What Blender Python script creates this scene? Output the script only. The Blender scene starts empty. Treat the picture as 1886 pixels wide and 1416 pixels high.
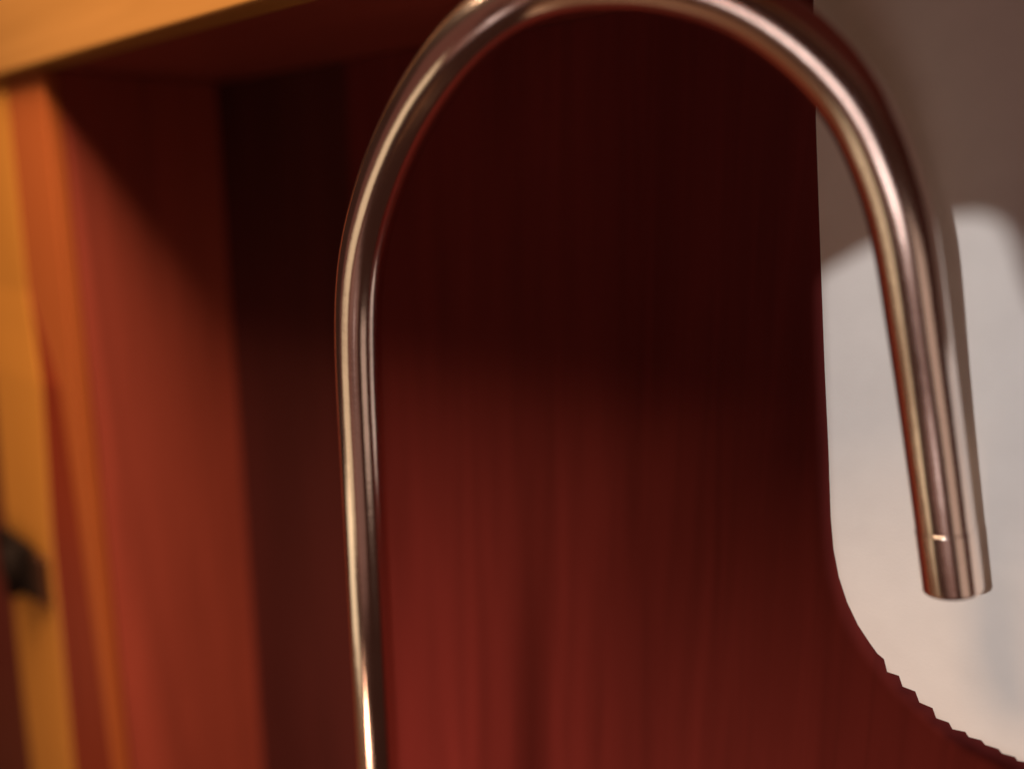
import bpy, bmesh, math, random
from mathutils import Vector, Matrix
random.seed(4)
S = bpy.context.scene
C = S.collection

# ---------------------------------------------------------------- camera
# world: X runs along the cabinet front, Y into the cabinet, Z up (metres);
# the origin is the inner top left corner of the cabinet opening
W_, H_, F = 1886.0, 1416.0, 1648.0
RIGHT = Vector((0.72376, 0.69004, -0.00481))
UP = Vector((-0.13858, 0.15217, 0.97859))
FWD = Vector((-0.67599, 0.70760, -0.20576))
RIGHT.normalize(); FWD = (FWD - RIGHT * FWD.dot(RIGHT)).normalized(); UP = RIGHT.cross(FWD)
EYE = Vector((0.70523, -0.26590, -0.09115))
cam = bpy.data.cameras.new('camera')
cam_o = bpy.data.objects.new('camera', cam)
C.objects.link(cam_o)
M = Matrix((RIGHT, UP, -FWD)).transposed().to_4x4()
M.translation = EYE
cam_o.matrix_world = M
cam.sensor_width = 36.0
cam.lens = F / W_ * 36.0
cam.clip_start = 0.01
cam.clip_end = 50
cam.dof.use_dof = True
cam.dof.focus_distance = 0.395
cam.dof.aperture_fstop = 1.9
S.camera = cam_o

# ---------------------------------------------------------------- world and lamps
S.view_settings.view_transform = 'Standard'
S.view_settings.look = 'None'
S.view_settings.exposure = 0
wd = bpy.data.worlds.new('World')
S.world = wd
wd.use_nodes = True
bg = wd.node_tree.nodes['Background']
bg.inputs[0].default_value = (1.0, 0.34, 0.22, 1)
bg.inputs[1].default_value = 0.03

def lamp(name, kind, loc, target, watts, col, **kw):
    l = bpy.data.lights.new(name, kind)
    l.energy = watts
    l.color = col
    for k, v in kw.items(): setattr(l, k, v)
    o = bpy.data.objects.new(name, l)
    C.objects.link(o)
    o.location = loc
    o.rotation_euler = (Vector(target) - Vector(loc)).to_track_quat('-Z', 'Y').to_euler()
    return o

def panel_lamp(name, loc, target, sx, sy, radiance, col, shape='RECTANGLE'):
    area = sx * sy * (1 if shape == 'RECTANGLE' else math.pi / 4)
    return lamp(name, 'AREA', loc, target, radiance * math.pi * area, col, shape=shape, size=sx, size_y=sy)
LAMP = Vector((0.735, -0.860, 0.065))
lamp('white_lamp', 'SPOT', LAMP, (0.62, 0.12, -0.06), 21.5, (1.0, 0.98, 0.96),
     spot_size=math.radians(36), spot_blend=0.30, shadow_soft_size=0.0015)
lamp('warm_ceiling_lamp', 'AREA', (0.24, -0.24, 0.64), (0.20, -0.05, -0.4), 27.0, (1.0, 0.64, 0.39),
     shape='RECTANGLE', size=0.44, size_y=0.46)
lamp('low_side_fill', 'SPOT', (0.50, -0.45, -0.75), (0.06, 0.06, -0.55), 6.0, (1.0, 0.60, 0.40),
     spot_size=math.radians(60), spot_blend=1.0, shadow_soft_size=0.05)  # added fill that brightens the lower side panel
lamp('low_back_fill', 'SPOT', (0.38, -0.50, -0.74), (0.38, 0.12, -0.56), 9.0, (1.0, 0.54, 0.34),
     spot_size=math.radians(54), spot_blend=1.0, shadow_soft_size=0.05)  # added fill that brightens the lower back panel
w = panel_lamp('streak_light', (0.88, -0.60, -0.39), (0.64, 0, -0.10), 0.32, 0.18, 0.066, (1.0, 0.82, 0.77), 'ELLIPSE')  # added source, mirrored in the tube as its white streak
w.data.spread = math.radians(24)
panel_lamp('cream_low_fill', (-0.15, -0.62, -0.80), (0.25, 0, -0.15), 0.60, 0.60, 0.90, (1.0, 0.76, 0.48))  # added panel for the cream and gold reflections low on the tube
panel_lamp('cream_bend_fill', (0.06, -0.95, -0.52), (0.4, 0, -0.1), 0.60, 0.30, 0.62, (1.0, 0.78, 0.47))  # added panel that gives the left bend its cream reflection
panel_lamp('pink_front_fill', (1.00, -1.10, -0.72), (0.6, 0, -0.2), 0.90, 0.40, 0.16, (1.0, 0.52, 0.40))  # added panel for pinkish bands in the chrome
panel_lamp('tan_side_fill', (1.50, -0.25, -0.48), (0.5, 0, -0.3), 0.50, 0.34, 0.45, (1.0, 0.70, 0.54))  # added panel, reflected as tan on the tube's right side
panel_lamp('redbrown_fill', (-0.15, -1.30, -0.20), (-0.15, 0, -0.20), 1.70, 1.40, 0.08, (1.0, 0.33, 0.24))  # added large dim panel for red-brown reflections in the tube
lamp('brown_fill', 'POINT', (0.86, -0.85, -0.26), (0.6, 0, 0), 0.3, (1.0, 0.36, 0.24), shadow_soft_size=0.03)  # added weak fill, tints the sheet's dim part and shadows the tube on it

# ---------------------------------------------------------------- helpers
def ray(px, py):
    return (FWD + RIGHT * ((px - W_ / 2) / F) - UP * ((py - H_ / 2) / F))
def at(px, py, depth):
    return EYE + ray(px, py) * depth
def on_y(px, py, y):
    r = ray(px, py)
    return EYE + r * ((y - EYE.y) / r.y)

def obj(name, bm, mat, parent=None, smooth=False):
    me = bpy.data.meshes.new(name)
    bmesh.ops.recalc_face_normals(bm, faces=bm.faces)
    bm.to_mesh(me); bm.free()
    if smooth:
        for p in me.polygons: p.use_smooth = True
    me.materials.append(mat)
    o = bpy.data.objects.new(name, me)
    C.objects.link(o)
    if parent: o.parent = parent
    return o
def thing(name, label, cat, loc=(0, 0, 0)):
    o = bpy.data.objects.new(name, None)
    o.empty_display_size = 0.02
    C.objects.link(o)
    o.location = loc
    o['label'] = label; o['category'] = cat
    return o
def box(x0, x1, y0, y1, z0, z1, bev=0.0, seg=3):
    bm = bmesh.new()
    bmesh.ops.create_cube(bm, size=1)
    for v in bm.verts:
        v.co = Vector((x0 + (v.co.x + .5) * (x1 - x0), y0 + (v.co.y + .5) * (y1 - y0), z0 + (v.co.z + .5) * (z1 - z0)))
    if bev:
        bmesh.ops.bevel(bm, geom=bm.edges[:], offset=bev, segments=seg, profile=.5, affect='EDGES')
    return bm
def prism(front, off, bev=0):
    """closed prism from an outline, pushed by vector off"""
    bm = bmesh.new()
    a = [bm.verts.new(p) for p in front]
    b = [bm.verts.new(Vector(p) + off) for p in front]
    bm.faces.new(a); bm.faces.new(b[::-1])
    n = len(a)
    for i in range(n): bm.faces.new((a[i], b[i], b[(i + 1) % n], a[(i + 1) % n]))
    if bev: bmesh.ops.bevel(bm, geom=bm.edges[:], offset=bev, segments=2, affect='EDGES')
    return bm

# ---------------------------------------------------------------- materials
def wood(name, dark, light, rough=0.35, axis='Z', scale=1.0, coat=0.15, bump=0.05, spec=0.4):
    m = bpy.data.materials.new(name); m.use_nodes = True
    nt = m.node_tree; N = nt.nodes; L = nt.links
    p = N['Principled BSDF']
    tc = N.new('ShaderNodeTexCoord'); mp = N.new('ShaderNodeMapping')
    st = {'Z': (1, 1, 0.05), 'X': (0.05, 1, 1), 'Y': (1, 0.05, 1)}[axis]
    mp.inputs['Scale'].default_value = [s * scale for s in st]
    L.new(tc.outputs['Object'], mp.inputs[0])
    n1 = N.new('ShaderNodeTexNoise'); n1.inputs['Scale'].default_value = 90; n1.inputs['Detail'].default_value = 6
    n1.inputs['Distortion'].default_value = 0.6
    n2 = N.new('ShaderNodeTexNoise'); n2.inputs['Scale'].default_value = 14; n2.inputs['Detail'].default_value = 3
    L.new(mp.outputs[0], n1.inputs[0]); L.new(mp.outputs[0], n2.inputs[0])
    mx = N.new('ShaderNodeMath'); mx.operation = 'MULTIPLY_ADD'; mx.inputs[1].default_value = 0.55
    L.new(n1.outputs[0], mx.inputs[0])
    m2 = N.new('ShaderNodeMath'); m2.operation = 'MULTIPLY'; m2.inputs[1].default_value = 0.45
    L.new(n2.outputs[0], m2.inputs[0]); L.new(m2.outputs[0], mx.inputs[2])
    cr = N.new('ShaderNodeValToRGB')
    cr.color_ramp.elements[0].position = 0.30; cr.color_ramp.elements[0].color = (*dark, 1)
    cr.color_ramp.elements[1].position = 0.70; cr.color_ramp.elements[1].color = (*light, 1)
    L.new(mx.outputs[0], cr.inputs[0]); L.new(cr.outputs[0], p.inputs['Base Color'])
    p.inputs['Roughness'].default_value = rough
    p.inputs['Coat Weight'].default_value = coat
    p.inputs['Specular IOR Level'].default_value = spec
    p.inputs['Coat Roughness'].default_value = 0.25
    bp = N.new('ShaderNodeBump'); bp.inputs['Strength'].default_value = bump; bp.inputs['Distance'].default_value = 0.001
    L.new(n1.outputs[0], bp.inputs['Height']); L.new(bp.outputs[0], p.inputs['Normal'])
    return m

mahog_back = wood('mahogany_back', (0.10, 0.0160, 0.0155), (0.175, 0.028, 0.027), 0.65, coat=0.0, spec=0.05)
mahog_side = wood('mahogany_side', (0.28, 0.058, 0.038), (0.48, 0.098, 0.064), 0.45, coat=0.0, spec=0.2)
mahog_top = wood('mahogany_top', (0.22, 0.042, 0.03), (0.30, 0.06, 0.045), 0.4, 'X')
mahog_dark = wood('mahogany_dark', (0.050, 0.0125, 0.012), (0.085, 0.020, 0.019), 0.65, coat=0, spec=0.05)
wedge_shade = wood('wedge_shade_red', (0.16, 0.022, 0.009), (0.22, 0.034, 0.013), 0.45, coat=0, spec=0.2)  # dark tone of the shadow wedge beside the batten
orange_wood = wood('orange_wood', (0.38, 0.10, 0.028), (0.50, 0.140, 0.038), 0.38)
honey_v = wood('honey_wood', (0.54, 0.235, 0.042), (0.66, 0.30, 0.056), 0.38)
honey_h = wood('honey_wood_rail', (0.36, 0.18, 0.047), (0.46, 0.235, 0.068), 0.38, 'X')
door_wood = wood('dark_door_wood', (0.11, 0.018, 0.012), (0.16, 0.028, 0.018), 0.45)

chrome = bpy.data.materials.new('chrome'); chrome.use_nodes = True
nt = chrome.node_tree; p = nt.nodes['Principled BSDF']
p.inputs['Metallic'].default_value = 1
p.inputs['Base Color'].default_value = (0.90, 0.79, 0.73, 1)
p.inputs['Roughness'].default_value = 0.07
tc = nt.nodes.new('ShaderNodeTexCoord'); nz = nt.nodes.new('ShaderNodeTexNoise')
nz.inputs['Scale'].default_value = 60; nz.inputs['Detail'].default_value = 4
mr = nt.nodes.new('ShaderNodeMapRange'); mr.inputs[3].default_value = 0.14; mr.inputs[4].default_value = 0.22
nt.links.new(tc.outputs['Object'], nz.inputs[0]); nt.links.new(nz.outputs[0], mr.inputs[0])
nt.links.new(mr.outputs[0], p.inputs['Roughness'])
nb = nt.nodes.new('ShaderNodeTexNoise'); nb.inputs['Scale'].default_value = 70; nb.inputs['Detail'].default_value = 3
bp = nt.nodes.new('ShaderNodeBump'); bp.inputs['Strength'].default_value = 0.06; bp.inputs['Distance'].default_value = 0.002
nt.links.new(tc.outputs['Object'], nb.inputs[0]); nt.links.new(nb.outputs[0], bp.inputs['Height']); nt.links.new(bp.outputs[0], p.inputs['Normal'])

white = bpy.data.materials.new('white_paper'); white.use_nodes = True
nt = white.node_tree; p = nt.nodes['Principled BSDF']
p.inputs['Roughness'].default_value = 0.75
tc = nt.nodes.new('ShaderNodeTexCoord')
nz = nt.nodes.new('ShaderNodeTexNoise'); nz.inputs['Scale'].default_value = 55; nz.inputs['Detail'].default_value = 5
cr = nt.nodes.new('ShaderNodeValToRGB')
cr.color_ramp.elements[0].color = (0.70, 0.655, 0.63, 1); cr.color_ramp.elements[1].color = (0.80, 0.755, 0.725, 1)
nt.links.new(tc.outputs['Object'], nz.inputs[0]); nt.links.new(nz.outputs[0], cr.inputs[0]); nt.links.new(cr.outputs[0], p.inputs['Base Color'])
n3 = nt.nodes.new('ShaderNodeTexNoise'); n3.inputs['Scale'].default_value = 900
bp = nt.nodes.new('ShaderNodeBump'); bp.inputs['Strength'].default_value = 0.15; bp.inputs['Distance'].default_value = 0.0004
nt.links.new(tc.outputs['Object'], n3.inputs[0]); nt.links.new(n3.outputs[0], bp.inputs['Height']); nt.links.new(bp.outputs[0], p.inputs['Normal'])

iron = bpy.data.materials.new('black_iron'); iron.use_nodes = True
nt = iron.node_tree; p = nt.nodes['Principled BSDF']
p.inputs['Base Color'].default_value = (0.010, 0.006, 0.005, 1); p.inputs['Specular IOR Level'].default_value = 0.12
nz = nt.nodes.new('ShaderNodeTexNoise'); nz.inputs['Scale'].default_value = 300
mr = nt.nodes.new('ShaderNodeMapRange'); mr.inputs[3].default_value = 0.6; mr.inputs[4].default_value = 0.85
nt.links.new(nz.outputs[0], mr.inputs[0]); nt.links.new(mr.outputs[0], p.inputs['Roughness'])

bronze = bpy.data.materials.new('tarnished_bronze'); bronze.use_nodes = True
nt = bronze.node_tree; p = nt.nodes['Principled BSDF']
p.inputs['Metallic'].default_value = 0.8; p.inputs['Roughness'].default_value = 0.45
nz = nt.nodes.new('ShaderNodeTexNoise'); nz.inputs['Scale'].default_value = 120
cr = nt.nodes.new('ShaderNodeValToRGB'); cr.color_ramp.elements[0].color = (0.06, 0.025, 0.015, 1); cr.color_ramp.elements[1].color = (0.16, 0.08, 0.05, 1)
nt.links.new(nz.outputs[0], cr.inputs[0]); nt.links.new(cr.outputs[0], p.inputs['Base Color'])

cream = bpy.data.materials.new('brown_worktop'); cream.use_nodes = True
nt = cream.node_tree; p = nt.nodes['Principled BSDF']; p.inputs['Roughness'].default_value = 0.4
nz = nt.nodes.new('ShaderNodeTexNoise'); nz.inputs['Scale'].default_value = 180; nz.inputs['Detail'].default_value = 6
cr = nt.nodes.new('ShaderNodeValToRGB'); cr.color_ramp.elements[0].color = (0.07, 0.035, 0.022, 1); cr.color_ramp.elements[1].color = (0.11, 0.06, 0.04, 1)
tc = nt.nodes.new('ShaderNodeTexCoord'); nt.links.new(tc.outputs['Object'], nz.inputs[0])
nt.links.new(nz.outputs[0], cr.inputs[0]); nt.links.new(cr.outputs[0], p.inputs['Base Color'])

# ---------------------------------------------------------------- the cabinet
DEP = 0.1217                   # depth of the niche
BOT, XR = -0.85, 0.95
cab = thing('wooden_cabinet', 'open wooden cabinet niche with honey coloured frame and dark red back panel', 'cabinet')
XS = on_y(668, 900, DEP).x
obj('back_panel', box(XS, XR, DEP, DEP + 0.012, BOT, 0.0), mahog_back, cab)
obj('back_panel_left', box(0.0, XS - 0.0008, DEP + 0.0008, DEP + 0.012, BOT, 0.0), mahog_dark, cab)  # left part of the back panel, in a darker colour
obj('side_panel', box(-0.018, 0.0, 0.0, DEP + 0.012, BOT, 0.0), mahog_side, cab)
obj('top_board', box(-0.018, XR, 0.0, DEP + 0.012, 0.0005, 0.018), mahog_top, cab)
# face frame
obj('top_rail', box(-0.60, XR, -0.020, -0.0005, 0.0, 0.09, 0.002), honey_h, cab)
obj('stile', box(-0.082, -0.0005, -0.012, -0.0008, BOT, -0.0005, 0.0012), orange_wood, cab)
# honey coloured batten left of the stile; its outer face stands further out towards the bottom
ROWS = [(-0.0008, -0.0128, -0.073, -0.0725), (-0.165, -0.0132, -0.078, -0.0765), (-0.20, -0.0150, -0.068, -0.054), (-0.237, -0.0175, -0.057, -0.033),
        (-0.366, -0.0225, -0.060, -0.0225), (-0.58, -0.0265, -0.060, -0.006), (BOT, -0.0285, -0.060, -0.004)]
def strip(sel):
    bm = bmesh.new(); rows = []
    for r in ROWS: rows.append([bm.verts.new((x, y, r[0])) for x, y in sel(r)])
    n = len(rows[0])
    for a, b in zip(rows, rows[1:]):
        for i in range(n): bm.faces.new((a[i], a[(i + 1) % n], b[(i + 1) % n], b[i]))
    bm.faces.new(rows[0]); bm.faces.new(rows[-1][::-1])
    return bm
obj('batten', strip(lambda r: [(-0.178, -0.001), (-0.178, r[1] + .001), (-0.176, r[1]), (r[2] - .001, r[1]), (r[2], r[1] + .0006), (r[2], -0.001)]), honey_v, cab)
obj('shadow_wedge', strip(lambda r: [(r[2] + .0002, -0.0122), (r[2] + .0002, r[1] + .0008), (r[3], -0.0127), (r[3], -0.0122)]), wedge_shade, cab)  # the batten's shadow on the stile, put in as a dark wedge
# hinge
hx = on_y(74, 1055, -0.026)
hinge = obj('hinge', box(hx.x - 0.085, hx.x - 0.006, -0.034, -0.0255, hx.z - 0.026, hx.z + 0.023, 0.003), iron, cab)
def cyl(c, r, h, axis='Z', sides=24):
    bm = bmesh.new()
    bmesh.ops.create_cone(bm, cap_ends=True, segments=sides, radius1=r, radius2=r, depth=h)
    bmesh.ops.bevel(bm, geom=[e for e in bm.edges if abs(e.verts[0].co.z - e.verts[1].co.z) < 1e-6], offset=r * .2, segments=2, affect='EDGES')
    if axis == 'X': bmesh.ops.rotate(bm, verts=bm.verts, matrix=Matrix.Rotation(math.pi / 2, 3, 'Y'))
    bmesh.ops.translate(bm, verts=bm.verts, vec=Vector(c))
    return bm
obj('knuckle', cyl((hx.x - 0.030, -0.038, hx.z - 0.002), 0.0075, 0.046), iron, hinge, True)
obj('catch_plate', box(hx.x - 0.010, hx.x + 0.016, -0.0300, -0.0235, hx.z - 0.026, hx.z + 0.018, 0.002), bronze, hinge)
door = obj('door', box(-0.60, -0.1815, -0.012, 0.006, BOT, -0.002, 0.0015), door_wood, cab)

# worktop below the niche, on which the tap stands
wt = obj('worktop', box(-0.70, 0.53, -0.62, -0.021, BOT - 0.03, BOT + 0.06, 0.004), cream)
wt['label'] = 'brown worktop below the cabinet on which the tap stands'
wt['category'] = 'worktop'

# ---------------------------------------------------------------- white sheet
YS = DEP - 0.005
out = [(1496, -140), (1500, 100), (1503, 230), (1508, 380), (1513, 520), (1519, 680), (1526, 830), (1530, 950), (1535, 1010),
       (1545, 1062), (1560, 1108), (1580, 1150), (1601, 1182), (1616, 1203),
       (1629, 1211), (1632, 1239), (1658, 1242), (1660, 1265), (1688, 1271), (1691, 1294), (1720, 1302), (1722, 1323),
       (1750, 1329), (1752, 1343), (1780, 1346), (1782, 1357), (1810, 1362), (1812, 1371), (1841, 1378), (1843, 1387),
       (1872, 1393), (1874, 1400), (1905, 1405), (1907, 1410), (1990, 1425), (2060, 1430), (2420, 1440), (2420, -140)]
teeth = out[13:32]                    # soften the saw-tooth a little
for i in range(1, len(teeth) - 1):
    mx_, my_ = (teeth[i - 1][0] + teeth[i + 1][0]) / 2, (teeth[i - 1][1] + teeth[i + 1][1]) / 2
    out[13 + i] = (teeth[i][0] * .82 + mx_ * .18, teeth[i][1] * .82 + my_ * .18)
pts = [on_y(x, y, YS - 0.0015) for x, y in out]
sheet = obj('paper_sheet', prism(pts, Vector((0, 0.0015, 0))), white)
sheet['label'] = 'white paper sheet with rounded corner and serrated lower edge behind the chrome spout'
sheet['category'] = 'paper'

# ---------------------------------------------------------------- chrome tap spout
TUBE = 0.011
path = [(708, 1640, .500), (703, 1520, .488), (697, 1400, .475), (681, 1100, .452), (669, 850, .436), (658, 600, .420), (675, 428, .402), (740, 244, .374), (848, 82, .344),
        (978, -12, .331), (1110, -38, .317), (1240, -32, .309), (1368, 10, .306), (1484, 90, .306), (1574, 190, .308), (1626, 300, .312), (1663, 420, .318), (1690, 600, .330), (1718, 800, .342), (1754, 1079, .352)]
K = [at(*q) for q in path]
def catmull(P, n):
    r = []
    for i in range(len(P) - 1):
        a = P[max(i - 1, 0)]; b = P[i]; c = P[i + 1]; d = P[min(i + 2, len(P) - 1)]
        for k in range(n):
            t = k / n
            r.append(.5 * ((2 * b) + (c - a) * t + (2 * a - 5 * b + 4 * c - d) * t * t + (3 * b - a - 3 * c + d) * t ** 3))
    r.append(P[-1]); return r
line = catmull(K, 12)
for _ in range(30):
    line = [line[0]] + [(line[i - 1] + line[i] * 2 + line[i + 1]) / 4 for i in range(1, len(line) - 1)] + [line[-1]]
def sweep(line, r, sides=40, hollow=0.0015):
    bm = bmesh.new(); rings = []
    T = [(line[min(i + 1, len(line) - 1)] - line[max(i - 1, 0)]).normalized() for i in range(len(line))]
    nrm = T[0].orthogonal().normalized()
    for i, q in enumerate(line):
        nrm = (nrm - T[i] * nrm.dot(T[i])).normalized(); b = T[i].cross(nrm)
        rings.append([bm.verts.new(q + (nrm * math.cos(a) + b * math.sin(a)) * r) for a in [2 * math.pi * k / sides for k in range(sides)]])
    # rounded lip and bore at the open end
    q, t = line[-1], T[-1]; b = t.cross(nrm)
    for rr, dz in ((r - .0003, .0005), (r - .0008, .0007), (r - .0014, .0004), (r - .0016, -.002), (r - .0016, -.03)):
        rings.append([bm.verts.new(q + t * dz + (nrm * math.cos(a) + b * math.sin(a)) * rr) for a in [2 * math.pi * k / sides for k in range(sides)]])
    for A, B in zip(rings, rings[1:]):
        for k in range(sides): bm.faces.new((A[k], A[(k + 1) % sides], B[(k + 1) % sides], B[k]))
    bm.faces.new(rings[0][::-1]); bm.faces.new(rings[-1])
    return bm
foot = Vector((line[0].x, line[0].y, BOT + 0.0605))
tap = thing('tap', 'curved chrome tap spout arching in front of the dark red panel', 'tap', foot)
sp = obj('spout', sweep([foot + Vector((0, 0, .001)) + (line[0] - foot) * (k / 8) for k in range(8)] + line, TUBE), chrome, tap, True)
bs = obj('base', cyl(foot + Vector((0, 0, 0.010)), 0.024, 0.019), chrome, tap, True)
# sleeve at the mouth of the spout
end = [q for q in line if (q - line[-1]).length < 0.0265]
sl = obj('aerator', sweep([end[0] - (end[1] - end[0]).normalized() * .0004] + end + [line[-1] + (line[-1] - line[-2]).normalized() * .0006], TUBE + 0.0002), chrome, tap, True)
for o in (sp, bs, sl):
    o.matrix_parent_inverse = Matrix.Translation(-foot)

# ---------------------------------------------------------------- unseen mask, added to cut the white lamp's beam to the lit patch
def on_sheet(px, py): return on_y(px, py, YS - 0.0015)
edge = [(1506, 525), (1520, 502), (1560, 478), (1600, 455), (1670, 425), (1740, 402), (1800, 394), (1840, 408), (1868, 450), (1886, 520), (1935, 640), (2300, 760),
        (2420, 1750), (2060, 1500), (1870, 1408), (1742, 1350), (1650, 1270), (1598, 1206), (1560, 1150), (1530, 1060), (1520, 950), (1514, 800)]
hole = [LAMP.lerp(on_sheet(x, y), 0.20) for x, y in edge]
mid = sum(hole, Vector()) / len(hole)
outer = [mid + (q - mid) * 3.5 + Vector((0, -0.01, 0)) for q in hole]
back = [LAMP + Vector((0, -0.03, 0)) + (q - mid) * 2.5 for q in hole]
mask_bm = bmesh.new()
loops = [[mask_bm.verts.new(q) for q in lp] for lp in (hole, outer, back)]
for A, B in zip(loops, loops[1:]):
    for i in range(len(A)): mask_bm.faces.new((A[i], A[(i + 1) % len(A)], B[(i + 1) % len(A)], B[i]))
mask_bm.faces.new(loops[2])
ho = obj('lit_patch_mask', mask_bm, iron)
ho['label'] = 'added black mask out of view that shapes the white lamp beam'
ho['category'] = 'lamp'
